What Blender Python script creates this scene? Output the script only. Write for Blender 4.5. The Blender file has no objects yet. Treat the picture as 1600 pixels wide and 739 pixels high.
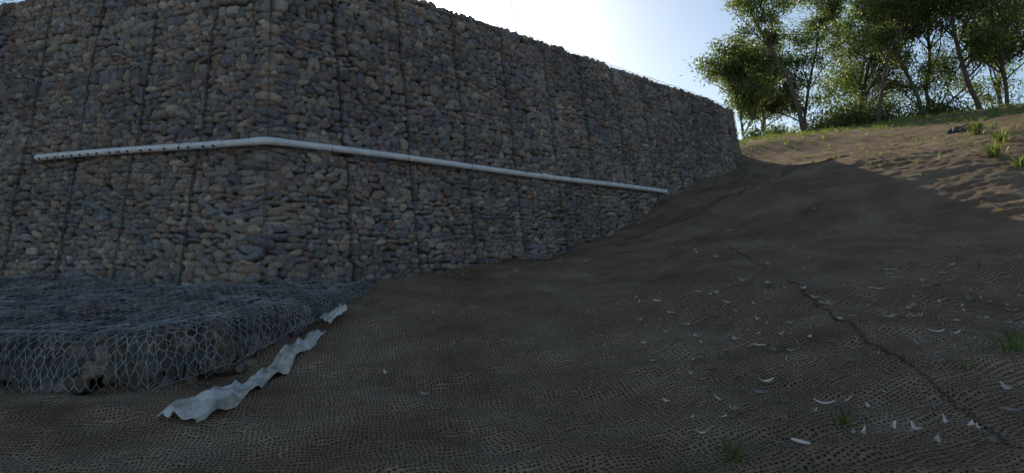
import bpy, math, random
import numpy as np
from mathutils import Vector, Matrix
random.seed(7); rng=np.random.default_rng(7)
scene=bpy.context.scene

# ---------------------------------------------------------------- helpers
def mk_mesh(name, V, F, mat=None, parent=None, smooth=True, col=None):
    V=np.asarray(V,dtype=np.float32); F=np.asarray(F,dtype=np.int32)
    me=bpy.data.meshes.new(name)
    n,k=F.shape
    me.vertices.add(len(V)); me.vertices.foreach_set('co',V.ravel())
    me.loops.add(n*k); me.loops.foreach_set('vertex_index',F.ravel())
    me.polygons.add(n)
    me.polygons.foreach_set('loop_start',np.arange(0,n*k,k,dtype=np.int32))
    me.polygons.foreach_set('loop_total',np.full(n,k,dtype=np.int32))
    me.polygons.foreach_set('use_smooth',np.full(n,smooth,dtype=bool))
    me.update(calc_edges=True); me.validate()
    if col is not None:
        a=me.color_attributes.new('tone','FLOAT_COLOR','POINT')
        c=np.ones((len(V),4),dtype=np.float32); c[:,:3]=col
        a.data.foreach_set('color',c.ravel())
    ob=bpy.data.objects.new(name,me); scene.collection.objects.link(ob)
    if mat: me.materials.append(mat)
    if parent: ob.parent=parent
    return ob
def empty(name):
    e=bpy.data.objects.new(name,None); scene.collection.objects.link(e); e.empty_display_size=.2
    return e
def h2(ix,iy,seed):
    n=(ix.astype(np.int64)*374761393+iy.astype(np.int64)*668265263+seed*1442695041)&0xffffffff
    n=((n^(n>>13))*1274126177)&0xffffffff
    n=n^(n>>16)
    return (n&0xffff)/65535.0
def vn(x,y,seed=0):
    x=np.asarray(x,float); y=np.asarray(y,float)
    ix=np.floor(x); iy=np.floor(y); fx=x-ix; fy=y-iy
    fx=fx*fx*fx*(fx*(6*fx-15)+10); fy=fy*fy*fy*(fy*(6*fy-15)+10)
    a=h2(ix,iy,seed); b=h2(ix+1,iy,seed); c=h2(ix,iy+1,seed); d=h2(ix+1,iy+1,seed)
    return (a*(1-fx)+b*fx)*(1-fy)+(c*(1-fx)+d*fx)*fy-.5
def ss(a,b,x):
    t=np.clip((x-a)/(b-a),0,1); return t*t*(3-2*t)
def seg_dist(px,py,poly):
    best=np.full(px.shape,1e9)
    for (x0,y0),(x1,y1) in zip(poly[:-1],poly[1:]):
        dx,dy=x1-x0,y1-y0; t=np.clip(((px-x0)*dx+(py-y0)*dy)/(dx*dx+dy*dy),0,1)
        best=np.minimum(best,np.hypot(px-x0-t*dx,py-y0-t*dy))
    return best
def inside(px,py,poly):
    r=np.zeros(px.shape,bool)
    m=len(poly)
    for i in range(m):
        x0,y0=poly[i]; x1,y1=poly[(i+1)%m]
        if y0==y1: continue
        c=((y0>py)!=(y1>py))&(px<(x1-x0)*(py-y0)/(y1-y0)+x0)
        r^=c
    return r

# ---------------------------------------------------------------- wall plan (at pipe level)
PZ=1.707; BAT=.16; TOP=4.90
plan=[(-26.8,18.67),(-8.25,11.71),(-3.69,10.0),(3.93,17.8),(5.5,19.35),(7.3,21.3),(8.35,23.2),(8.75,25.7),(8.5,28.5),(7.4,32)]
P=np.array(plan)
def chaikin(p,k=3):
    for _ in range(k):
        q=[p[0]]
        for a,b in zip(p[:-1],p[1:]):
            q.append(a*.75+b*.25); q.append(a*.25+b*.75)
        q.append(p[-1]); p=np.array(q)
    return p
right=chaikin(P[3:],3); right[0]=P[3]
poly=np.vstack([P[:3],right])
seg=np.hypot(*(poly[1:]-poly[:-1]).T); okk=np.concatenate([[True],seg>1e-6]); poly=poly[okk]
seg=np.hypot(*(poly[1:]-poly[:-1]).T); S=np.concatenate([[0],np.cumsum(seg)])
SC=S[2]; SEND=S[-1]
dirs=(poly[1:]-poly[:-1])/seg[:,None]
nrm=np.stack([dirs[:,1],-dirs[:,0]],1)
smid=(S[1:]+S[:-1])/2
def wall_pt(s,z,d=0.):
    s=np.asarray(s,float); z=np.asarray(z,float)
    x=np.interp(s,S,poly[:,0]); y=np.interp(s,S,poly[:,1])
    nl=nrm[1]; nr=nrm[2]
    w=ss(-.28,.28,s-SC)
    sr=np.maximum(s,S[3])
    nx=np.where(s<SC+.5, nl[0]*(1-w)+nr[0]*w, np.interp(sr,smid,nrm[:,0]))
    ny=np.where(s<SC+.5, nl[1]*(1-w)+nr[1]*w, np.interp(sr,smid,nrm[:,1]))
    nx=np.where((s>=SC+.5)&(s<S[3]),nr[0],nx); ny=np.where((s>=SC+.5)&(s<S[3]),nr[1],ny)
    l=np.hypot(nx,ny); nx=nx/l; ny=ny/l
    bulge=.07*vn(s*.9,z*.9,5)+.05*vn(s*2.3,z*2.1,6)
    o=(PZ-z)*BAT+d+bulge
    return np.stack([x+nx*o,y+ny*o,z+0*x],-1), nx, ny

# ---------------------------------------------------------------- terrain
pts=np.array([
(-3.3,6.3,-1.32),(-2.4,7.9,-.9),(-2.2,11.3,-.45),(.3,13.6,-.15),(1.6,15.2,.22),(3.4,17.0,.99),(4.5,18.2,1.7),(7.3,20.9,2.6),(8.7,23.2,3.4),
(8.5,14.8,1.75),(8.8,11.4,.75),(8.4,17.4,2.45),(7.2,15,1.44),(3.8,8,-.38),(2.4,5,-.96),(0,4.3,-1.4),(2.4,3.1,-1.0),(5.4,7,-.62),(0,8,-.9),
(-2.45,5.5,-1.33),(-8,5.5,-1.38),(-6,3,-1.45),(-14,6,-1.4),(-20,10,-1.3),(-7,8.5,-1.3),(-8,11,-1.2),(-3,-3,-1.6),(5,-3,-1.3),(9,2,-.3),(14,5,1.2),(14,-3,.3),
(9.6,20,2.95),(9.5,25.5,4.3),(12.9,22.4,4.05),(15.4,20,4.2),(12,18,3.1),(13,14.5,2.7),(19,14.5,4.3),(19,8,2.8),(24,20,6.2),(16,25,4.95),(12,29,5.2),(14.5,28,5.3),(18,23.5,5.0),(21.5,28,6.1),
(12.3,35,6.0),(18,35,6.65),(24.5,35,7.6),(31,38,8.9),(14,46,7.7),(20,46,8.4),(31,46,10.0),(40,46,11.),(8.6,33,5.0),(9,45,6.6),(30,10,6.),(0,-8,-1.7),(-12,-4,-1.6),(30,28,7.6),(40,25,9)])
def phi(r2): return r2*np.log(r2+1e-9)*.5
XT=pts[:,:2]/10; NT=len(XT)
K=phi(((XT[:,None]-XT[None])**2).sum(-1))+np.eye(NT)*2e-3
Pm=np.hstack([np.ones((NT,1)),XT]); AA=np.block([[K,Pm],[Pm.T,np.zeros((3,3))]])
WT=np.linalg.solve(AA,np.concatenate([pts[:,2],np.zeros(3)]))
polyL=[tuple(p) for p in poly]
backpoly=polyL+[(7.2,80),(-120,80),(-120,53)]
seamA=[(-.9,12.3),(.3,13.3),(1.5,14.1),(2.9,15.0),(4.1,15.7),(5.4,16.3),(7.4,17.5),(9.4,18.6)]
seamB=[(3.95,12.6),(3.75,11.5),(3.62,9.8),(3.5,8.2),(3.26,6.8),(3.05,5.4),(2.85,4.4),(2.6,3.4)]
def ground(x,y,detail=True):
    x=np.atleast_1d(np.asarray(x,float)); y=np.atleast_1d(np.asarray(y,float)); sh=x.shape
    x=x.ravel(); y=y.ravel(); z=np.empty(len(x))
    for i in range(0,len(x),20000):
        q=np.stack([x[i:i+20000],y[i:i+20000]],1)/10
        r2=((q[:,None]-XT[None])**2).sum(-1)
        z[i:i+20000]=phi(r2)@WT[:NT]+WT[NT]+q@WT[NT+1:]
    far=-1.6+9.1*ss(2,34,.8*y+.6*x)
    r=np.hypot(x-3,y-12)
    z=z+(far-z)*ss(34,62,r)
    z=np.clip(z,-1.75,11)
    ins=inside(x,y,backpoly); d=seg_dist(x,y,polyL)
    z=np.where(ins,z+(4.72+2.7*ss(36,70,y)-z)*ss(.75,1.5,d)*(1-ss(60,75,y)),z)
    if detail:
        amp=np.where(r<50,1,0.)*(1-.6*ss(8,10,x+.05*y)); am2=np.where(r<50,1,0.)
        z=z+amp*(.16*vn(x*.55,y*.55,1)+.10*vn(x*1.3+y*.4,y*1.5,2)+.07*vn(x*2.3,y*4.2+x*1.2,3))+am2*(.026*vn(x*6,y*9,4)+.016*vn(x*13,y*14,7))
        for sm in (seamA,seamB):
            ds=seg_dist(x,y,sm)+.05*vn(x*3,y*3,8)
            z=z+.03*np.exp(-(ds/.09)**2)
    return z.reshape(sh)
def g1(x,y): return float(ground(x,y)[0])

# ---------------------------------------------------------------- materials
def newmat(name):
    m=bpy.data.materials.new(name); m.use_nodes=True
    nt=m.node_tree; b=nt.nodes['Principled BSDF']; return m,nt,b
def N(nt,t,**kw):
    nd=nt.nodes.new(t)
    for k,v in kw.items():
        if k in nd.inputs.keys(): nd.inputs[k].default_value=v
        else: setattr(nd,k,v)
    return nd
def ramp(nt,stops):
    r=nt.nodes.new('ShaderNodeValToRGB'); e=r.color_ramp.elements
    while len(e)<len(stops): e.new(.5)
    for el,(p,c) in zip(e,stops): el.position=p; el.color=(*c,1)
    return r
def math_(nt,op,a,b=None):
    m=nt.nodes.new('ShaderNodeMath'); m.operation=op
    for i,v in enumerate((a,b)):
        if v is None: continue
        if isinstance(v,(int,float)): m.inputs[i].default_value=v
        else: nt.links.new(v,m.inputs[i])
    return m.outputs[0]

def stone_mat(name,gain=1):
    m,nt,b=newmat(name); L=nt.links.new
    a=N(nt,'ShaderNodeAttribute',attribute_name='tone')
    tc=N(nt,'ShaderNodeTexCoord')
    n1=N(nt,'ShaderNodeTexNoise',Scale=22.,Detail=6.,Roughness=.65); L(tc.outputs['Object'],n1.inputs['Vector'])
    n3=N(nt,'ShaderNodeTexNoise',Scale=.6,Detail=3.,Roughness=.5); L(tc.outputs['Object'],n3.inputs['Vector'])
    r=ramp(nt,[(.25,(.55,.55,.55)),(.75,(1.45,1.4,1.35))]); L(n1.outputs['Fac'],r.inputs[0])
    r3=ramp(nt,[(.35,(.78,.76,.76)),(.65,(1.2,1.16,1.12))]); L(n3.outputs['Fac'],r3.inputs[0])
    mx=N(nt,'ShaderNodeMix',data_type='RGBA',blend_type='MULTIPLY'); mx.inputs[0].default_value=1
    L(a.outputs['Color'],mx.inputs[6]); L(r.outputs[0],mx.inputs[7])
    my=N(nt,'ShaderNodeMix',data_type='RGBA',blend_type='MULTIPLY'); my.inputs[0].default_value=1
    L(mx.outputs[2],my.inputs[6]); L(r3.outputs[0],my.inputs[7])
    L(my.outputs[2],b.inputs['Base Color']); b.inputs['Roughness'].default_value=.85
    b.inputs['Specular IOR Level'].default_value=.3
    bp=N(nt,'ShaderNodeBump',Strength=.8,Distance=.02); L(n1.outputs['Fac'],bp.inputs['Height']); L(bp.outputs[0],b.inputs['Normal'])
    return m
M_stone=stone_mat('gabion_stone')
M_back,nt,b=newmat('painted_gap_shade'); b.inputs['Base Color'].default_value=(.07,.064,.060,1); b.inputs['Roughness'].default_value=1  # dark colour paints in the shade seen through gaps between stones
def wire_mat(name,c,rough,metal):
    m,nt,b=newmat(name); tc=N(nt,'ShaderNodeTexCoord'); nz=N(nt,'ShaderNodeTexNoise',Scale=3.)
    nt.links.new(tc.outputs['Object'],nz.inputs['Vector'])
    r=ramp(nt,[(.35,tuple(v*.35 for v in c)),(.65,c)]); nt.links.new(nz.outputs['Fac'],r.inputs[0]); nt.links.new(r.outputs[0],b.inputs['Base Color'])
    b.inputs['Roughness'].default_value=rough; b.inputs['Metallic'].default_value=metal; return m
M_wire=wire_mat('galvanised_wire',(.62,.61,.58),.55,.1)
M_wire_d=wire_mat('weathered_wire',(.12,.12,.12),.6,.2)

def coir(name,gain=1.):
    M,nt,b=newmat(name); L=nt.links.new
    tc=N(nt,'ShaderNodeTexCoord')
    mp=N(nt,'ShaderNodeMapping'); mp.inputs['Rotation'].default_value=(0,0,math.radians(-14)); L(tc.outputs['Object'],mp.inputs['Vector'])
    nd=N(nt,'ShaderNodeTexNoise',Scale=3.,Detail=3.); L(tc.outputs['Object'],nd.inputs['Vector'])
    va=N(nt,'ShaderNodeVectorMath',operation='SCALE'); L(nd.outputs['Color'],va.inputs[0]); va.inputs[3].default_value=.16
    vb=N(nt,'ShaderNodeVectorMath',operation='ADD'); L(mp.outputs[0],vb.inputs[0]); L(va.outputs[0],vb.inputs[1])
    nd2=N(nt,'ShaderNodeTexNoise',Scale=60.,Detail=2.); L(tc.outputs['Object'],nd2.inputs['Vector'])
    va2=N(nt,'ShaderNodeVectorMath',operation='SCALE'); L(nd2.outputs['Color'],va2.inputs[0]); va2.inputs[3].default_value=.016
    vc=N(nt,'ShaderNodeVectorMath',operation='ADD'); L(vb.outputs[0],vc.inputs[0]); L(va2.outputs[0],vc.inputs[1])
    sp=N(nt,'ShaderNodeSeparateXYZ'); L(vc.outputs[0],sp.inputs[0])
    kx=math.pi/.034; ky=math.pi/.042
    sx=math_(nt,'ABSOLUTE',math_(nt,'SINE',math_(nt,'MULTIPLY',sp.outputs[0],kx)))
    sy=math_(nt,'ABSOLUTE',math_(nt,'SINE',math_(nt,'MULTIPLY',sp.outputs[1],ky)))
    hx=math_(nt,'POWER',math_(nt,'SUBTRACT',1,sx),.7); hy=math_(nt,'POWER',math_(nt,'SUBTRACT',1,sy),.7)
    hh=math_(nt,'MAXIMUM',hx,hy)
    big=N(nt,'ShaderNodeTexNoise',Scale=.9,Detail=7.,Roughness=.65); L(tc.outputs['Object'],big.inputs['Vector'])
    fine=N(nt,'ShaderNodeTexNoise',Scale=45.,Detail=4.,Roughness=.7); L(tc.outputs['Object'],fine.inputs['Vector'])
    g=gain
    soil=ramp(nt,[(.3,(.034*g,.021*g,.014*g)),(.7,(.10*g,.062*g,.038*g))]); L(fine.outputs['Fac'],soil.inputs[0])
    fib=ramp(nt,[(.3,(.26*g,.165*g,.10*g)),(.5,(.42*g,.285*g,.175*g)),(.7,(.58*g,.42*g,.27*g))]); L(big.outputs['Fac'],fib.inputs[0])
    mr=N(nt,'ShaderNodeMapRange'); mr.inputs['From Min'].default_value=.22; mr.inputs['From Max'].default_value=.6; L(hh,mr.inputs['Value'])
    mx=N(nt,'ShaderNodeMix',data_type='RGBA'); L(mr.outputs[0],mx.inputs[0]); L(soil.outputs[0],mx.inputs[6]); L(fib.outputs[0],mx.inputs[7])
    fr=ramp(nt,[(.3,(.55,.55,.55)),(.7,(1.35,1.35,1.35))]); L(fine.outputs['Fac'],fr.inputs[0])
    mx2=N(nt,'ShaderNodeMix',data_type='RGBA',blend_type='MULTIPLY'); mx2.inputs[0].default_value=1; L(mx.outputs[2],mx2.inputs[6]); L(fr.outputs[0],mx2.inputs[7])
    L(mx2.outputs[2],b.inputs['Base Color']); b.inputs['Roughness'].default_value=.95; b.inputs['Specular IOR Level'].default_value=.15
    hs=math_(nt,'ADD',hh,math_(nt,'MULTIPLY',fine.outputs['Fac'],.6))
    bp=N(nt,'ShaderNodeBump',Strength=1.,Distance=.022); L(hs,bp.inputs['Height']); L(bp.outputs[0],b.inputs['Normal'])
    return M
M_coir=coir('coir_netting'); M_seam=coir('coir_edge',.6)

M_pvc,nt,b=newmat('pvc_plastic'); tc=N(nt,'ShaderNodeTexCoord'); nz=N(nt,'ShaderNodeTexNoise',Scale=6.,Detail=5.); nt.links.new(tc.outputs['Object'],nz.inputs['Vector'])
r=ramp(nt,[(.3,(.66,.66,.64)),(.6,(.82,.82,.81))]); nt.links.new(nz.outputs['Fac'],r.inputs[0]); nt.links.new(r.outputs[0],b.inputs['Base Color']); b.inputs['Roughness'].default_value=.4
M_hole_shade,nt,b=newmat('painted_hole_shade'); b.inputs['Base Color'].default_value=(.01,.01,.01,1)  # near-black paint for the shade inside the pipe and its holes

M_cloth,nt,b=newmat('geotextile_cloth'); tc=N(nt,'ShaderNodeTexCoord'); nz=N(nt,'ShaderNodeTexNoise',Scale=4.,Detail=7.,Roughness=.65); nt.links.new(tc.outputs['Object'],nz.inputs['Vector'])
r=ramp(nt,[(.34,(.30,.25,.19)),(.60,(.80,.74,.64))]); nt.links.new(nz.outputs['Fac'],r.inputs[0]); nt.links.new(r.outputs[0],b.inputs['Base Color']); b.inputs['Roughness'].default_value=.9
bp=N(nt,'ShaderNodeBump',Strength=.4,Distance=.02); nt.links.new(nz.outputs['Fac'],bp.inputs['Height']); nt.links.new(bp.outputs[0],b.inputs['Normal'])

def leaf_mat(name,c,t,mixf=.45):
    m=bpy.data.materials.new(name); m.use_nodes=True; nt=m.node_tree; nt.nodes.clear(); L=nt.links.new
    o=N(nt,'ShaderNodeOutputMaterial'); a=N(nt,'ShaderNodeAttribute',attribute_name='tone')
    c1=N(nt,'ShaderNodeMix',data_type='RGBA',blend_type='MULTIPLY'); c1.inputs[0].default_value=1; c1.inputs[6].default_value=(*c,1); L(a.outputs['Color'],c1.inputs[7])
    c2=N(nt,'ShaderNodeMix',data_type='RGBA',blend_type='MULTIPLY'); c2.inputs[0].default_value=1; c2.inputs[6].default_value=(*t,1); L(a.outputs['Color'],c2.inputs[7])
    p=N(nt,'ShaderNodeBsdfPrincipled',Roughness=.5); L(c1.outputs[2],p.inputs['Base Color'])
    tr=N(nt,'ShaderNodeBsdfTranslucent'); L(c2.outputs[2],tr.inputs['Color'])
    mxs=N(nt,'ShaderNodeMixShader'); mxs.inputs[0].default_value=mixf; L(p.outputs[0],mxs.inputs[1]); L(tr.outputs[0],mxs.inputs[2]); L(mxs.outputs[0],o.inputs[0])
    return m
M_leaf=leaf_mat('eucalypt_leaf',(.085,.115,.05),(.23,.32,.08),.45)
M_grass=leaf_mat('grass_blade',(.09,.14,.045),(.28,.36,.08))
M_dry=leaf_mat('dry_leaf',(.62,.55,.46),(.3,.2,.1),.12)
M_bark,nt,b=newmat('bark'); tc=N(nt,'ShaderNodeTexCoord'); mp=N(nt,'ShaderNodeMapping'); mp.inputs['Scale'].default_value=(8,8,1.5); nz=N(nt,'ShaderNodeTexNoise',Scale=2.,Detail=6.)
nt.links.new(tc.outputs['Object'],mp.inputs[0]); nt.links.new(mp.outputs[0],nz.inputs['Vector'])
r=ramp(nt,[(.3,(.05,.04,.03)),(.7,(.16,.13,.11))]); nt.links.new(nz.outputs['Fac'],r.inputs[0]); nt.links.new(r.outputs[0],b.inputs['Base Color']); b.inputs['Roughness'].default_value=.9

# ---------------------------------------------------------------- ground sheet
def axis(f0,f1,step,lo,hi):
    a=list(np.arange(f0,f1,step)); s=step; v=f1
    while v<hi: a.append(v); s*=1.08; v+=s
    a.append(hi); s=step; v=f0-step; l=[]
    while v>lo: l.append(v); s*=1.12; v-=s
    l.append(lo); return np.array(l[::-1]+a)
gx=axis(-5.5,13,.055,-600,600); gy=axis(2.2,20,.055,-600,900)
GX,GY=np.meshgrid(gx,gy); GZ=ground(GX,GY)
V=np.stack([GX,GY,GZ],-1).reshape(-1,3); nx_=len(gx); ny_=len(gy)
i=np.arange(ny_-1)[:,None]*nx_+np.arange(nx_-1)[None]; i=i.ravel()
mk_mesh('ground',V,np.stack([i,i+1,i+nx_+1,i+nx_],1),M_coir)
def roll_edge(path,seed,g):
    path=np.array(path); l=np.concatenate([[0],np.cumsum(np.hypot(*(path[1:]-path[:-1]).T))]); t=np.arange(0,l[-1],.04)
    x=np.interp(t,l,path[:,0]); y=np.interp(t,l,path[:,1]); dx=np.gradient(x);dy=np.gradient(y); q=np.hypot(dx,dy); px=dy/q;py=-dx/q
    wob=.12*vn(t*.9,t*0+seed,51)+.05*vn(t*4,t*0+seed,52)+.02*vn(t*12,t*0+seed,55); x=x+px*wob; y=y+py*wob; V=[]
    prof=[(-.075,-.02),(-.045,.012),(-.01,.026),(.025,.02),(.04,-.005),(.05,-.03)]
    fade=np.clip(.25+1.3*(vn(t*.8,t*0+seed,56)+.5),0,1)*np.clip(t/1.5,0,1)
    for k,(o,h) in enumerate(prof):
        f=g*(1+.9*vn(t*6,t*0+k,53)); X_=x+px*o*f; Y_=y+py*o*f; V.append(np.stack([X_,Y_,ground(X_,Y_)+h*g*fade*(1+1.2*vn(t*5,t*0+seed,54))-.012*(1-fade)],1))
    V=np.array(V); m=len(t); i=(np.arange(len(prof)-1)[:,None]*m+np.arange(m-1)[None]).ravel()
    return V.reshape(-1,3),np.stack([i,i+1,i+m+1,i+m],1)
for k,(sm,g) in enumerate(((seamA,1.1),(seamB,.42))):
    V,F=roll_edge(sm,k,g); mk_mesh('coir_netting_edge',V,F,M_seam)

# ---------------------------------------------------------------- stones
import bmesh
def ico(sub):
    bm=bmesh.new(); bmesh.ops.create_icosphere(bm,subdivisions=sub,radius=1)
    v=np.array([p.co[:] for p in bm.verts]); f=np.array([[q.index for q in t.verts] for t in bm.faces]); bm.free(); return v,f
def variants(sub,nv,cuts=7,lo=.62,hi=.9,pw=.68):
    v0,f=ico(sub); v0=np.sign(v0)*np.abs(v0)**pw; out=[]
    for k in range(nv):
        v=v0.copy()
        for c in range(cuts):
            nn=rng.normal(size=3); nn/=np.linalg.norm(nn); h=rng.uniform(lo,hi)
            d=v@nn; over=np.maximum(d-h,0); v-=over[:,None]*nn*.95
        v*=1+.04*rng.normal(size=(len(v),1))
        out.append(v/np.abs(v).max(0))
    return np.array(out),f
VAR2,F2=variants(2,30,8,.66,1.02); VAR3,F3=variants(3,16,9,.62,.95,.85)
def palette(n,dark=1.):
    base=np.array([(.32,.28,.24),(.25,.23,.22),(.38,.31,.23),(.28,.21,.17),(.22,.22,.23),(.44,.38,.31),(.32,.22,.18),(.19,.18,.18)])
    p=rng.choice(len(base),n,p=[.2,.18,.13,.12,.14,.06,.1,.07]); c=base[p]*rng.uniform(.75,1.2,(n,1)); return c*dark*np.array([.96,1.0,1.05])
def stones(name,C,Sz,A,col,parent,VAR,FF,mat):
    n=len(C); k=rng.integers(0,len(VAR),n); v=VAR[k]*Sz[:,None,:]
    w=np.einsum('nvi,nij->nvj',v,A)+C[:,None,:]
    nv=w.shape[1]; F=(FF[None]+np.arange(n)[:,None,None]*nv).reshape(-1,3)
    return mk_mesh(name,w.reshape(-1,3),F,mat,parent,True,np.repeat(col,nv,0))

wall=empty('gabion_wall')
SL=S[1]-9.0; CELLW=1.35
cs=[];sz=[];ang=[]
seams=[SC+CELLW*k for k in range(-15,30) if SL<=SC+CELLW*k<=SEND]
zrows=[]
zlev=[ -1.35+ .9*k for k in range(8)]
z=-1.35
while z<TOP-.02:
    nxt=min([l for l in zlev if l>z+.02]+[TOP]); h=rng.uniform(.07,.115)
    if nxt-z-h<.06: h=nxt-z
    zrows.append((z,h)); z+=h
bounds=[SL]+[s for s in seams if s>SL+.3 and abs(s-SC)>.1]+[SEND]
for (z0,h) in zrows:
    for a,bb in zip(bounds[:-1],bounds[1:]):
        g=.010; s=a+g
        while s<bb-.03:
            w=min(rng.choice([rng.uniform(.09,.16),rng.uniform(.15,.29)]),bb-g-s)
            if bb-g-(s+w)<.07: w=bb-g-s
            hh_=h*rng.uniform(.85,1.55)
            wf=1.5 if abs(s+w/2-SC)<.35 else 1.
            cs.append((s+w/2,z0+h/2+.10*float(vn(s*1.3,z0*1.7,9))+.05*float(vn(s*4,z0*3,19))+rng.uniform(-.02,.02))); sz.append((w*.575*wf,rng.uniform(.06,.10),hh_*.60)); ang.append(rng.normal(0,.20))
            s+=w
cs=np.array(cs);sz=np.array(sz);ang=np.array(ang)
p0,nx,ny=wall_pt(cs[:,0],cs[:,1],-.07+rng.uniform(-.02,.02,len(cs)))
gz=ground(p0[:,0],p0[:,1],False); keep=p0[:,2]>gz-.3
p0=p0[keep];nx=nx[keep];ny=ny[keep];sz=sz[keep];ang=ang[keep]
def frames(nx,ny,ang,tilt):
    n=len(nx); t=np.stack([-ny,nx,np.zeros(n)],1); o=np.stack([nx,ny,np.full(n,tilt)],1); o/=np.linalg.norm(o,axis=1)[:,None]
    u=np.cross(t,o); u=np.where(u[:,2:]<0,-u,u)
    ca=np.cos(ang)[:,None]; sa=np.sin(ang)[:,None]
    return np.stack([t*ca+u*sa,o,-t*sa+u*ca],1)
print('wall stones',len(p0))
stones('stone_fill',p0,sz,frames(nx,ny,ang,BAT),palette(len(p0)),wall,VAR2,F2,M_stone)
nst=2600; s_=rng.uniform(SL,SEND,nst); d_=-rng.uniform(.05,1.05,nst)
pt,tx,ty=wall_pt(s_,np.full(nst,TOP-.06),d_)
pt[:,2]+=rng.uniform(-.03,.02,nst)
stones('stone_top',pt,np.stack([rng.uniform(.09,.16,nst),rng.uniform(.08,.13,nst),rng.uniform(.04,.06,nst)],1),frames(tx,ty,rng.uniform(0,1,nst)*0,0),palette(nst),wall,VAR2,F2,M_stone)
sg=np.arange(SL,SEND+.2,.25); rows=[(-1.8,-.10),(0,-.10),(1,-.10),(2,-.10),(3,-.10),(4,-.1),(TOP-.1,-.10),(TOP-.1,-1.1),(0,-1.6)]
V=[]
for z,d in rows:
    q,_,_=wall_pt(np.minimum(sg,SEND),np.full(len(sg),z),d); V.append(q)
V=np.array(V).reshape(-1,3); m_=len(sg); i=(np.arange(len(rows)-1)[:,None]*m_+np.arange(m_-1)[None]).ravel()
mk_mesh('gap_shade_backing',V,np.stack([i,i+1,i+m_+1,i+m_],1),M_back,wall)  # dark backing sheet, gap shade put into its colour

def prisms(A,B,r):
    A=np.asarray(A,float);B=np.asarray(B,float); d=B-A; l=np.linalg.norm(d,axis=1); k=l>1e-5; A=A[k];B=B[k];d=d[k]/l[k][:,None]
    up=np.tile(np.array([.31,.17,.93]),(len(d),1)); u=np.cross(d,up); u/=np.linalg.norm(u,axis=1)[:,None]; v=np.cross(d,u)
    ring=[u*math.cos(a)*r+v*math.sin(a)*r for a in (0,2.094,4.189)]
    V=np.stack([A+q for q in ring]+[B+q for q in ring],1); n=len(A); o=np.arange(n)[:,None]*6
    F=np.concatenate([o+np.array([[a,(a+1)%3,(a+1)%3+3,a+3]]) for a in range(3)])
    return V.reshape(-1,3),F
def hexedges(u0,u1,v0,v1,cw,ch):
    nu=int((u1-u0)/cw)+1; nv=int((v1-v0)/ch)+1
    I,J=np.meshgrid(np.arange(nu),np.arange(nv)); off=(J%2)*.5
    cx=u0+(I+off)*cw; cy=v0+J*ch; t=.22*ch
    a=np.stack([cx,cy-t],-1).reshape(-1,2); b_=np.stack([cx,cy+t],-1).reshape(-1,2)
    c=np.stack([cx-.5*cw,cy+ch-t],-1).reshape(-1,2); d=np.stack([cx+.5*cw,cy+ch-t],-1).reshape(-1,2)
    return np.concatenate([a,b_,b_]),np.concatenate([b_,c,d])
a,b_=hexedges(SL+3,SEND-9,-.9,TOP,.11,.08)
qa,_,_=wall_pt(a[:,0],a[:,1],.035); qb,_,_=wall_pt(b_[:,0],b_[:,1],.035)
k=qa[:,2]>ground(qa[:,0],qa[:,1],False)-.05
V,F=prisms(qa[k],qb[k],.0016); mk_mesh('wire_mesh',V,F,M_wire_d,wall)
A_=[];B_=[]
for s in seams:
    zz=np.arange(-1,TOP+.01,.1)
    for o_,d_ in ((0,.0),(.018,.03)):
        q,_,_=wall_pt(np.full(len(zz),s)+o_+.012*rng.normal(size=len(zz)),zz,d_); A_+=list(q[:-1]);B_+=list(q[1:])
for zz in zlev[1:]+[TOP-.02]:
    ssx=np.arange(SL,SEND,.15); q,_,_=wall_pt(ssx,np.full(len(ssx),zz)+.012*rng.normal(size=len(ssx)),-.02); A_+=list(q[:-1]);B_+=list(q[1:])
V,F=prisms(A_,B_,.0055); mk_mesh('joint_wire',V,F,M_wire_d,wall)

# ---------------------------------------------------------------- gabion mattress
matt=empty('gabion_mattress')
edge=[(-30,6.9),(-9,6.55),(-4.6,6.35),(-3.45,6.35),(-2.85,6.95),(-2.5,8.0),(-2.35,9.2),(-2.2,10.3),(-1.7,11.9),(-1.7,13)]
mpoly=edge+[(-3.69,11),(-8.25,12.8),(-30,21)]
def mtop(x,y):
    x=np.asarray(x,float);y=np.asarray(y,float)
    g=ground(x,y,False); dw=seg_dist(x,y,polyL)
    T=-.40-.34*ss(.2,4.2,dw)+.13*vn(x*.9,y*.9,21)+.08*vn(x*2.2,y*2.2,22)+.03*vn(x*6,y*6,23)
    T=np.maximum(T,g+.12)
    e=seg_dist(x,y,edge)+.10*vn(x*2,y*2,24); e=np.where(inside(x,y,mpoly),e,-e)
    f=1-np.clip(1-e/.34,0,1)**2.6
    return g-.03+(T-g)*np.where(e<=0,0,f), e
xs=np.arange(-16,-1.5,.07); ys=np.arange(6.2,17,.07); MX,MY=np.meshgrid(xs,ys); MZ,E=mtop(MX,MY); MZ=MZ-.10
V=np.stack([MX,MY,MZ],-1).reshape(-1,3); i=(np.arange(len(ys)-1)[:,None]*len(xs)+np.arange(len(xs)-1)[None]).ravel()
F=np.stack([i,i+1,i+len(xs)+1,i+len(xs)],1); ok=(E.ravel()>0.03); insb=inside(MX.ravel(),MY.ravel(),backpoly)&(seg_dist(MX.ravel(),MY.ravel(),polyL)>.5)
F=F[ok[F].all(1)&~insb[F].any(1)]
mk_mesh('gap_shade_backing',V,F,M_back,matt)  # dark sheet under the mattress stones, painted as shade in the gaps
def hf_norm(x,y,e=.04):
    zx=(mtop(x+e,y)[0]-mtop(x-e,y)[0])/(2*e); zy=(mtop(x,y+e)[0]-mtop(x,y-e)[0])/(2*e)
    nn=np.stack([-zx,-zy,np.ones_like(zx)],-1); return nn/np.linalg.norm(nn,axis=-1)[:,None]
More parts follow.
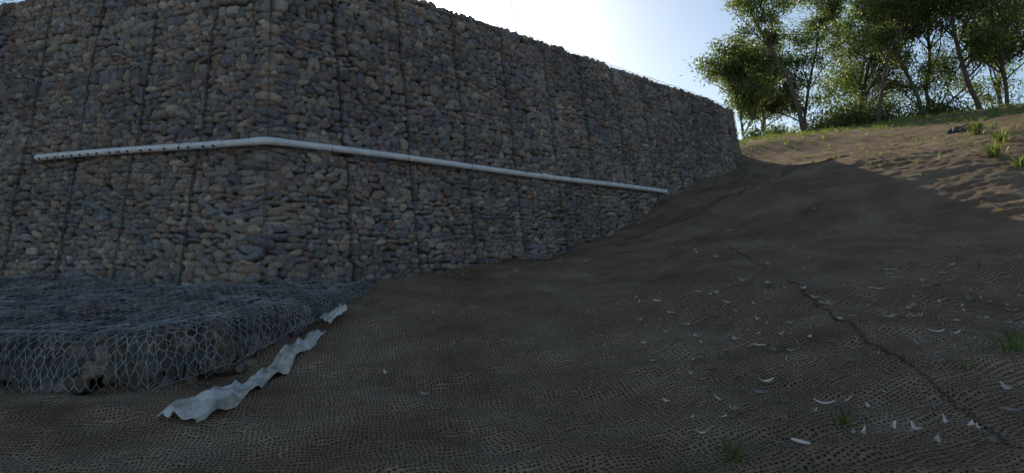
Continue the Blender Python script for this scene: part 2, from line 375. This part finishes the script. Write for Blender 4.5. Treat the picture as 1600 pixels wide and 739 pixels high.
gx_,gy_=np.meshgrid(np.arange(-13,-1.5,.14),np.arange(6.3,15,.125)); gx_=(gx_+rng.uniform(-.05,.05,gx_.shape)).ravel(); gy_=(gy_+rng.uniform(-.05,.05,gy_.shape)).ravel()
rx=[];ry=[]
for e_ in (.02,.05,.09,.14,.2,.27):
    for (x0,y0),(x1,y1) in zip(edge[1:-1],edge[2:]):
        l=math.hypot(x1-x0,y1-y0); tn=((x1-x0)/l,(y1-y0)/l)
        for t in np.arange(0,l,.15):
            t+=rng.uniform(-.05,.05); rx.append(x0+tn[0]*t-tn[1]*(e_+rng.uniform(-.015,.015))); ry.append(y0+tn[1]*t+tn[0]*(e_+rng.uniform(-.015,.015)))
gx_=np.concatenate([gx_,rx]); gy_=np.concatenate([gy_,ry])
zz,ee=mtop(gx_,gy_); isb=inside(gx_,gy_,backpoly)&(seg_dist(gx_,gy_,polyL)>.1)
k=(ee>.01)&~isb; gx_=gx_[k];gy_=gy_[k];zz=zz[k]
nn=hf_norm(gx_,gy_); n=len(gx_)
C=np.stack([gx_,gy_,zz],1)-nn*rng.uniform(.05,.12,n)[:,None]
t=rng.normal(size=(n,3)); t-=nn*(t*nn).sum(1)[:,None]; t/=np.linalg.norm(t,axis=1)[:,None]; bt=np.cross(nn,t)
Sz=np.stack([rng.uniform(.07,.13,n),rng.uniform(.06,.10,n),rng.uniform(.05,.09,n)],1)
pal=palette(n,.55)*rng.uniform(.6,1.35,(n,1))
stones('stone_fill',C,Sz,np.stack([t,bt,nn],1),pal,matt,VAR3,F3,M_stone)
def wmap(uv):
    x=uv[:,0]+.05*vn(uv[:,0]*3,uv[:,1]*3,31)+.03*vn(uv[:,0]*9,uv[:,1]*9,35); y=uv[:,1]+.06*vn(uv[:,0]*3,uv[:,1]*3,32)+.03*vn(uv[:,0]*9,uv[:,1]*9,36)
    z,e=mtop(x,y); return np.stack([x,y-.03*(e<.3),z+.026+.05*vn(x*6,y*6,33)],1),e
a,b_=hexedges(-13,-1.5,6.3,15,.10,.085)
qa,ea=wmap(a); qb,eb=wmap(b_)
k=(ea>0)&(eb>0)&~(inside(qa[:,0],qa[:,1],backpoly))
V,F=prisms(qa[k],qb[k],.0026); mk_mesh('wire_mesh',V,F,M_wire,matt)
# second, finer wrap hanging over the front face
ue=np.array(edge[1:8]); le=np.concatenate([[0],np.cumsum(np.hypot(*(ue[1:]-ue[:-1]).T))])
def fmap(uv):
    s,v=uv[:,0],uv[:,1]; x=np.interp(s,le,ue[:,0]); y=np.interp(s,le,ue[:,1]); x2=np.interp(s+.1,le,ue[:,0])-np.interp(s-.1,le,ue[:,0]); y2=np.interp(s+.1,le,ue[:,1])-np.interp(s-.1,le,ue[:,1]); q=np.hypot(x2,y2)+1e-9
    # v: 0 = foot, 1 = top rim
    e=.36*v**2.2+.005; X_=x-y2/q*e; Y_=y+x2/q*e; z,_=mtop(X_,Y_); g=ground(X_,Y_,False)
    T=mtop(x-y2/q*.36,y+x2/q*.36)[0]; Z=g+(T-g)*np.minimum(1,np.sin(v*math.pi/2))+.02
    o=.035+.04*vn(s*4,v*4,61)
    return np.stack([X_+y2/q*o,Y_-x2/q*o,Z+.03*vn(s*5,v*5,62)],1)
a,b_=hexedges(.1,le[-1]-.1,.02,1.,.105,.12)
V,F=prisms(fmap(a),fmap(b_),.0025); mk_mesh('wire_mesh',V,F,M_wire,matt)
A_=[];B_=[]
for off in (.03,.33):
    prev=None
    for (x0,y0),(x1,y1) in zip(edge[1:-2],edge[2:-1]):
        l=math.hypot(x1-x0,y1-y0)
        for t in np.arange(0,l,.1):
            x=x0+(x1-x0)*t/l-(y1-y0)/l*off; y=y0+(y1-y0)*t/l+(x1-x0)/l*off
            if x<-14: continue
            q=(x,y,float(mtop(np.array([x]),np.array([y]))[0][0])+.03)
            if prev: A_.append(prev);B_.append(q)
            prev=q
V,F=prisms(A_,B_,.004); mk_mesh('edge_wire',V,F,M_wire,matt)

# ---------------------------------------------------------------- pipe
pipe=empty('drain_pipe')
def tube(name,path,r,mat,parent,seg=20):
    path=np.array(path,float); V=[];n=len(path)
    for i_,p in enumerate(path):
        d=path[min(i_+1,n-1)]-path[max(i_-1,0)]; d/=np.linalg.norm(d); u=np.cross(d,(0,0,1))
        if np.linalg.norm(u)<.05: u=np.array([1.,0,0])
        u/=np.linalg.norm(u); v=np.cross(u,d); rr=r[i_] if hasattr(r,'__len__') else r
        a=np.linspace(0,2*math.pi,seg,endpoint=False); V+=list(p+rr*(np.cos(a)[:,None]*u+np.sin(a)[:,None]*v))
    F=[]
    for i_ in range(n-1):
        for j in range(seg): F.append((i_*seg+j,i_*seg+(j+1)%seg,(i_+1)*seg+(j+1)%seg,(i_+1)*seg+j))
    return mk_mesh(name,V,F,mat,parent)
PR=.055; PO=.13
sl=np.linspace(S[1],SC-.12,14); pl,_,_=wall_pt(sl,np.full(14,PZ),PO)
sr=np.linspace(SC+.12,S[3]+.15,26); pr,_,_=wall_pt(sr,np.full(26,PZ),PO)
def straight(a,b,n): return np.array([a+(b-a)*t for t in np.linspace(0,1,n)])
pl=straight(pl[0],pl[-1],14); pr=straight(pr[0],pr[-1],26); pr[:,2]+=.012*np.sin(np.linspace(0,9,26)); pl[:,2]+=.01*np.sin(np.linspace(0,5,14))
tube('perforated_length',pl,PR,M_pvc,pipe); tube('bore_shade',pl,PR-.006,M_hole_shade,pipe)  # inner tube coloured black as the shade inside the pipe
tube('plain_length',pr,PR,M_pvc,pipe); tube('bore_shade',pr,PR-.006,M_hole_shade,pipe)
cp,_,_=wall_pt(np.array([SC]),np.array([PZ]),PO+.02); cp=cp[0]
el=[pl[-1]-(pl[-1]-pl[-2])/np.linalg.norm(pl[-1]-pl[-2])*.08]
for t in np.linspace(0,1,7): el.append((1-t)**2*pl[-1]+2*t*(1-t)*cp+t*t*pr[0])
el.append(pr[0]+(pr[1]-pr[0])/np.linalg.norm(pr[1]-pr[0])*.08)
tube('elbow',el,PR+.006,M_pvc,pipe)
mid=pr[0]+(pr[-1]-pr[0])*.55; dd=(pr[-1]-pr[0])/np.linalg.norm(pr[-1]-pr[0])
tube('coupling',[mid-dd*.08,mid+dd*.08],PR+.008,M_pvc,pipe)
Vh=[];Fh=[]
dl=(pl[-1]-pl[0]); Ln=np.linalg.norm(dl); dl/=Ln; out=np.array([nrm[1][0],nrm[1][1],0])
t=.12
while t<Ln-.5:
    aa=-.5
    o=out*math.cos(aa)+np.array([0,0,1])*math.sin(aa); up=np.cross(dl,o); c=pl[0]+dl*t; c[2]=np.interp(t,np.linspace(0,Ln,14),pl[:,2]); c=c+o*(PR+.0015)
    b0=len(Vh); Vh.append(c)
    for j in range(10):
        q=2*math.pi*j/10; w=up*math.sin(q)*.020; Vh.append(c+dl*math.cos(q)*.028+w-o*(math.sin(q)**2*.0037))
    for j in range(10): Fh.append((b0,b0+1+j,b0+1+(j+1)%10))
    t+=.2+ (0.1 if rng.random()<.3 else 0)
mk_mesh('hole_shade_discs',Vh,Fh,M_hole_shade,pipe,False)  # flat black discs on the pipe surface, painted shade in place of cut holes
A_=[];B_=[]
for s in list(np.arange(S[1]+.6,SC,1.4))+list(np.arange(SC+.9,S[3],1.5)):
    arr=pl if s<SC else pr; f=(s-S[1])/(SC-S[1]) if s<SC else (s-SC)/(S[3]-SC)
    c=arr[0]+(arr[-1]-arr[0])*min(f,1); nn_=nrm[1] if s<SC else nrm[2]; o=np.array([nn_[0],nn_[1],0]); z_=np.array([0,0,1.])
    pr_=None
    for q in np.linspace(-1.9,1.9,14):
        p=c+(o*math.cos(q)+z_*math.sin(q))*(PR+.004)
        if pr_ is not None: A_.append(pr_);B_.append(p)
        pr_=p
V,F=prisms(A_,B_,.004); mk_mesh('tie_wire',V,F,M_wire_d,pipe)

# ---------------------------------------------------------------- geotextile
def ribbon(name,path,wid,parent,lift=.03,seed=0,nu=120,nv=26):
    path=np.array(path,float); l=np.concatenate([[0],np.cumsum(np.hypot(*(path[1:]-path[:-1]).T))])
    V=[]
    for i_ in range(nu):
        t=l[-1]*i_/(nu-1); x=np.interp(t,l,path[:,0]); y=np.interp(t,l,path[:,1]); w0=np.interp(t,l,wid)
        x2=np.interp(min(t+.2,l[-1]),l,path[:,0])-np.interp(max(t-.2,0),l,path[:,0]); y2=np.interp(min(t+.2,l[-1]),l,path[:,1])-np.interp(max(t-.2,0),l,path[:,1]); q=math.hypot(x2,y2); px,py=y2/q,-x2/q
        eL=.5+.16*float(vn(t*2.1,seed,41))+.08*float(vn(t*9,seed,42)); eR=.5+.2*float(vn(t*2.0,seed,45))+.10*float(vn(t*11,seed,46))
        for j in range(nv):
            f=j/(nv-1); v=(-eL+(eL+eR)*f)*w0; X_=x+px*v; Y_=y+py*v
            g_=(f*.7+t*.75+.5*float(vn(t*1.6,f*1.5,47)))
            fold=.050*(1-abs(math.sin(g_*7.5)))+.040*abs(float(vn(t*2.6+seed,g_*6,43)))+.022*abs(float(vn(t*9,g_*15,44)))
            z=float(ground(X_,Y_,True)[0])+lift+fold-.03*(abs(f-.5)>.46)
            V.append((X_,Y_,z))
    F=[(a*nv+b,a*nv+b+1,(a+1)*nv+b+1,(a+1)*nv+b) for a in range(nu-1) for b in range(nv-1)]
    return mk_mesh(name,V,F,M_cloth,parent)
geo=empty('geotextile_fabric')
ribbon('strip',[(-2.66,5.38),(-2.54,5.7),(-2.50,6.2),(-2.46,6.8),(-2.36,7.3),(-2.26,7.95)],[.46,.38,.30,.27,.24,.14],geo,.03,1)
ribbon('scrap',[(-2.32,8.25),(-2.2,8.7)],[.2,.14],geo,.10,5,24,10)

# ---------------------------------------------------------------- leaves / plants
def leafquads(C,D,Wd,ln,wd):
    tip=C+D*ln[:,None]; m=C+D*(ln*.45)[:,None]; a=m+Wd*wd[:,None]; b=m-Wd*wd[:,None]
    V=np.stack([C,a,tip,b],1); n=len(C); return V.reshape(-1,3),np.arange(n*4).reshape(n,4)
def unit(v): return v/np.linalg.norm(v,axis=-1,keepdims=True)
def tree(x,y,h,lean,seed,dens=1.,crown=(.3,1.),spread=1.,r0=.13,nleaf=32,name='eucalyptus_tree'):
    R=np.random.default_rng(seed); e=empty(name); z0=g1(x,y)-.1
    TV=[];TF=[];off=[0]; tips=[]
    def add(path,rad,seg=7):
        path=np.array(path);n=len(path); o=off[0]
        for i_ in range(n):
            d=path[min(i_+1,n-1)]-path[max(i_-1,0)]; d=d/np.linalg.norm(d); u=np.cross(d,(.3,.9,.1)); u/=np.linalg.norm(u); v=np.cross(u,d)
            for j in range(seg):
                q=2*math.pi*j/seg; TV.append(path[i_]+rad[i_]*(math.cos(q)*u+math.sin(q)*v))
        for i_ in range(n-1):
            for j in range(seg): TF.append((o+i_*seg+j,o+i_*seg+(j+1)%seg,o+(i_+1)*seg+(j+1)%seg,o+(i_+1)*seg+j))
        off[0]+=n*seg
    def grow(p,d,length,r,level):
        n=max(4,int(length/.55)); path=[p];dd=d.copy()
        for i_ in range(n):
            dd=dd+R.normal(0,.14 if level else .07,3)+np.array([0,0,.06 if level else .02]); dd/=np.linalg.norm(dd); path.append(path[-1]+dd*length/n)
        rad=np.linspace(r,r*(.35 if level<3 else .2),n+1); add(path,rad,7 if level<2 else 4)
        if level>=3: tips.append(path[-1]); tips.append(path[len(path)//2]); return
        if level==2: tips.append(path[-1])
        nb=[int(10*dens)+3,5,4][level]
        for b in range(nb):
            t=R.uniform(crown[0],1) if level==0 else R.uniform(.35,1)
            k_=int(t*n); base=path[k_]; a=R.uniform(0,2*math.pi)
            side=np.array([math.cos(a),math.sin(a),R.uniform(.1,.8)]); nd_=unit(side*.9*spread+dd*.5)
            ll={0:h*.32*(1.15-t*.5)*spread,1:length*.55,2:length*.55}[level]*R.uniform(.65,1.2)
            grow(base,nd_,ll,rad[k_]*.55,level+1)
    grow(np.array([x,y,z0]),unit(np.array([lean[0],lean[1],1.])),h*.9,r0,0)
    mk_mesh('trunk_and_limbs',TV,TF,M_bark,e)
    tips=np.array(tips); keepf=R.random(len(tips))<.62; tips=tips[keepf]
    n=len(tips)*nleaf; C=np.repeat(tips,nleaf,0)+R.normal(0,1,(n,3))*np.array([.34,.34,.24])
    D=unit(R.normal(0,1,(n,3))+np.array([0,0,-.7])); Wd=unit(np.cross(D,R.normal(0,1,(n,3))))
    V,F=leafquads(C,D,Wd,R.uniform(.15,.32,n),R.uniform(.03,.065,n))
    tone=np.repeat(R.uniform(.4,1.6,(len(tips),1)),nleaf,0)*R.uniform(.7,1.3,(n,1)); tone=tone*np.array([1,1,.9])
    mk_mesh('foliage',V,F,M_leaf,e,False,np.repeat(tone,4,0))
specs=[(19.8,45,14.5,(-.16,0),11,1.1,(.42,1),.8,.17),
       (16.8,48,7.2,(-.12,0),12,1.4,(.15,1),1.4,.10),
       (24.8,45,13.5,(-.14,0),13,1.3,(.22,1),.85,.14),
       (28.4,46,14.5,(-.08,0),14,1.2,(.28,1),.85,.15),
       (31.2,44,15,(-.26,0),15,1.3,(.22,1),.85,.17),
       (33.6,45,14,(.05,0),16,1.4,(.18,1),.95,.14),
       (37,45,15,(-.05,0),17,1.4,(.18,1),1.,.16),
       (22.5,51,11.5,(.08,0),18,1.3,(.12,1),1.,.14),
       (27.5,52,14,(0,0),19,1.5,(.1,1),1.,.16),
       (33,52,15,(-.05,0),20,1.4,(.1,1),1.,.17),
       (39,53,16,(0,0),21,1.4,(.1,1),1.1,.18),
       (30,56,13,(.05,0),22,1.4,(.1,1),1.1,.15),
       (20.5,54,8.5,(.05,0),23,1.4,(.1,1),1.2,.12)]
for s in specs: tree(*s)
def scrub(name,pl_,nper,lf,mat=M_leaf,seed=3):
    R=np.random.default_rng(seed); Cc=[];T=[]
    for (x,y,r) in pl_:
        z=g1(x,y); n=int(nper*r*r); p=R.normal(0,.42,(n,3))*np.array([r,r,r*.75]); p[:,2]=np.abs(p[:,2]+r*.35)
        cl=np.round(p/.5); tn=.5+.9*h2(cl[:,0]*7+cl[:,2],cl[:,1],5)
        Cc.append(p+np.array([x,y,z])); T.append(tn)
    C=np.concatenate(Cc); T=np.concatenate(T); n=len(C); D=unit(R.normal(0,1,(n,3))+np.array([0,0,.2])); Wd=unit(np.cross(D,R.normal(0,1,(n,3))))
    V,F=leafquads(C,D,Wd,R.uniform(*lf,n),R.uniform(.03,.065,n)); t=(T*R.uniform(.7,1.2,n))[:,None]*np.ones(3)
    return mk_mesh(name,V,F,mat,None,False,np.repeat(t,4,0))
R=np.random.default_rng(5)
sh=[]
for _ in range(60):
    u=R.uniform(.36,1.05); y=R.uniform(46,56); sh.append((u*y,y,R.uniform(1.2,2.9)*(1 if u>.45 else .6)))
scrub('shrub_thicket',sh,480,(.16,.32))

zc={}
def ZC(x,y):
    k=(round(float(x),3),round(float(y),3))
    if k not in zc: zc[k]=g1(x,y)-.02
    return zc[k]
def grass(name,pl_,mat=M_grass,seed=1,wm=1.):
    R=np.random.default_rng(seed); V=[];F=[];T=[]
    for (x,y,h,nb,spr) in pl_:
        z=ZC(x,y)
        for _ in range(nb):
            a=R.uniform(0,2*math.pi); r=spr*abs(R.normal())*.3; bx=x+math.cos(a)*r; by=y+math.sin(a)*r
            d=np.array([math.cos(a),math.sin(a)])*R.uniform(.2,1.)*h; s=np.array([-d[1],d[0]])/np.linalg.norm(d)*R.uniform(.004,.008)*(1+h)*wm; hh=h*R.uniform(.5,1.1)
            o=len(V)
            for q,w in ((0,1),(.35,1),(.7,.7),(1,.05)):
                c=np.array([bx+d[0]*q*q,by+d[1]*q*q]); zz=z+hh*(q-.35*q*q*q)
                V.append((c[0]+s[0]*w,c[1]+s[1]*w,zz)); V.append((c[0]-s[0]*w,c[1]-s[1]*w,zz))
            for k_ in range(3): F.append((o+2*k_,o+2*k_+1,o+2*k_+3,o+2*k_+2))
            tt=R.uniform(.6,1.4); T+=[(tt,tt,tt*.9)]*8
    return mk_mesh(name,V,F,mat,None,False,np.array(T))
tufts=[]
for _ in range(1700):
    y=R.uniform(17,46); x=R.uniform(.3,.85)*y
    if inside(np.array([x]),np.array([y]),backpoly)[0]: continue
    if y<24 and R.random()<.7: continue
    tufts.append((x,y,R.uniform(.06,.24)*(1+.03*(y-20)),int(R.uniform(8,20)),R.uniform(.1,.4)))
for _ in range(90):
    tufts.append((R.uniform(8.5,14),R.uniform(10,20),R.uniform(.05,.2),8,.15))
grass('grass',tufts,seed=2)
wt=[]
for _ in range(520):
    s=R.uniform(SC+3,SEND) if R.random()<.5 else R.uniform(S[3]-3,SEND); q,_,_=wall_pt(np.array([s]),np.array([TOP]),-R.uniform(.1,.6)); wt.append((q[0][0],q[0][1],R.uniform(.06,.17)*(1.3 if s>S[3]-4 else 1),12,.3)); zc[(round(float(q[0][0]),3),round(float(q[0][1]),3))]=TOP-.05
grass('wall_top_grass',wt,seed=4)
for (x,y,h,nb,sp_) in [(1.35,4.15,.22,34,.45),(2.15,4.35,.16,26,.3),(3.9,5.15,.26,40,.45),(4.3,5.6,.22,30,.35),(3.1,8.0,.12,12,.1),(2.0,5.0,.12,10,.1),(10.6,14.6,.5,60,.35),(10.4,13.6,.35,40,.3),(1.05,3.95,.15,18,.3),(3.3,4.9,.12,14,.15),(12.6,18.0,.65,70,.3),(11.9,16.2,.5,60,.4)]:
    grass('weed_plant',[(x,y,h,nb,sp_)],seed=int(x*100),wm=.8 if y<7 else 1.5)
# clump of broken rock lying on the sunlit bank
nr=16; rxy=np.stack([13.5+R.normal(0,.28,nr),19.9+R.normal(0,.18,nr)],1)
rc=np.array([(x,y,g1(x,y)+.04) for x,y in rxy]); q_,_=np.linalg.qr(R.normal(size=(nr,3,3)))
stones('rubble',rc,R.uniform(.07,.17,(nr,3)),q_,palette(nr,.45),None,VAR3,F3,M_stone)
def fallen(name,n):
    R=np.random.default_rng(9); V=[];F=[];T=[]
    for _ in range(n):
        x=R.uniform(-2,10);y=R.uniform(3.5,14)
        if R.random()<.6: x=R.uniform(1.2,7);y=R.uniform(3.6,9)
        if x<1.2 and R.random()<.6: continue
        z=g1(x,y)+.026; a=R.uniform(0,6.28); l=R.uniform(.05,.15); w=R.uniform(.008,.021); cv=R.uniform(-.6,.6); tilt=R.uniform(-.3,.7); o=len(V); up=R.uniform(.0,.04)
        for q in np.linspace(0,1,6):
            c=np.array([math.cos(a+cv*q),math.sin(a+cv*q)])*l*(q-.5); s=np.array([-math.sin(a),math.cos(a)])*w*math.sin(math.pi*min(max(q,.04),.97)); zz=z+up*(4*(q-.5)**2)
            V.append((x+c[0]+s[0],y+c[1]+s[1],zz+w*tilt)); V.append((x+c[0]-s[0],y+c[1]-s[1],zz-w*tilt+w*.5))
        for k_ in range(5): F.append((o+2*k_,o+2*k_+1,o+2*k_+3,o+2*k_+2))
        t=R.choice([R.uniform(.25,.6),R.uniform(.9,1.5)]); T+=[(t,t*.97,t*.95)]*12
    mk_mesh(name,V,F,M_dry,None,True,np.array(T))
fallen('fallen_leaves',620)

# ---------------------------------------------------------------- power line
def pole(x,y,zt):
    e=empty('utility_pole'); z=g1(x,y); tube('post',[(x,y,z-.5),(x,y,zt+.6)],[.16,.11],M_bark,e,12)
    tube('crossarm',[(x-1.3,y,zt-.08),(x+1.3,y,zt-.08)],.06,M_bark,e,8)
    for dx in (-1.1,0.2,1.1): tube('insulator',[(x+dx,y,zt-.1),(x+dx,y,zt)],[.05,.03],M_wire,e,8)
pa=(2.9,95.,16.2); pb=(-5.1,-30.,13.2); pole(*pa); pole(*pb)
pw=empty('power_line')
for dx in (-1.1,.2,1.1):
    path=[]
    for t in np.linspace(0,1,60):
        path.append((pb[0]+dx+(pa[0]-pb[0])*t,pb[1]+(pa[1]-pb[1])*t,pb[2]+(pa[2]-pb[2])*t-2.6*4*t*(1-t)))
    tube('cable',path,.018,M_wire_d,pw,5)

# ---------------------------------------------------------------- sky, sun, camera
EL=math.radians(20.6); AZ=math.radians(-4.4)
sd=Vector((math.sin(AZ)*math.cos(EL),math.cos(AZ)*math.cos(EL),math.sin(EL)))
w=bpy.data.worlds.new('World'); scene.world=w; w.use_nodes=True; nt=w.node_tree; bg=nt.nodes['Background']; L=nt.links.new
sky=nt.nodes.new('ShaderNodeTexSky'); sky.sky_type='NISHITA'; sky.sun_disc=False; sky.sun_elevation=EL; sky.sun_rotation=AZ; sky.air_density=1.0; sky.dust_density=.3; sky.ozone_density=1.6
tc=nt.nodes.new('ShaderNodeTexCoord'); dp=N(nt,'ShaderNodeVectorMath',operation='DOT_PRODUCT'); L(tc.outputs['Generated'],dp.inputs[0]); dp.inputs[1].default_value=sd
an=math_(nt,'ARCCOSINE',math_(nt,'MINIMUM',dp.outputs['Value'],.999999))
g1_=math_(nt,'MULTIPLY',math_(nt,'EXPONENT',math_(nt,'MULTIPLY',math_(nt,'POWER',math_(nt,'MULTIPLY',an,1/math.radians(1.5)),2.),-1.)),250.)
g2_=math_(nt,'MULTIPLY',math_(nt,'EXPONENT',math_(nt,'MULTIPLY',an,-1/math.radians(5.))),16.)
gs=math_(nt,'ADD',g1_,g2_)
gc=N(nt,'ShaderNodeVectorMath',operation='SCALE'); gc.inputs[0].default_value=(1,.97,.93); L(gs,gc.inputs[3])
ad=N(nt,'ShaderNodeVectorMath',operation='ADD'); L(sky.outputs[0],ad.inputs[0]); L(gc.outputs[0],ad.inputs[1])
L(ad.outputs[0],bg.inputs[0]); bg.inputs[1].default_value=.12
sl_=bpy.data.lights.new('sun','SUN'); sl_.energy=5; sl_.angle=math.radians(.5); sl_.color=(1,.86,.64)
so=bpy.data.objects.new('sun',sl_); scene.collection.objects.link(so); so.rotation_euler=sd.to_track_quat('Z','Y').to_euler()
cam=bpy.data.cameras.new('camera'); co=bpy.data.objects.new('camera',cam); scene.collection.objects.link(co); scene.camera=co
cam.sensor_width=36; cam.lens=36*1043/1600; cam.clip_end=3000; cam.clip_start=.05
co.location=(0,0,0); co.rotation_euler=(math.radians(91.65),0,0)
scene.view_settings.view_transform='Standard'; scene.view_settings.look='None'; scene.view_settings.exposure=0
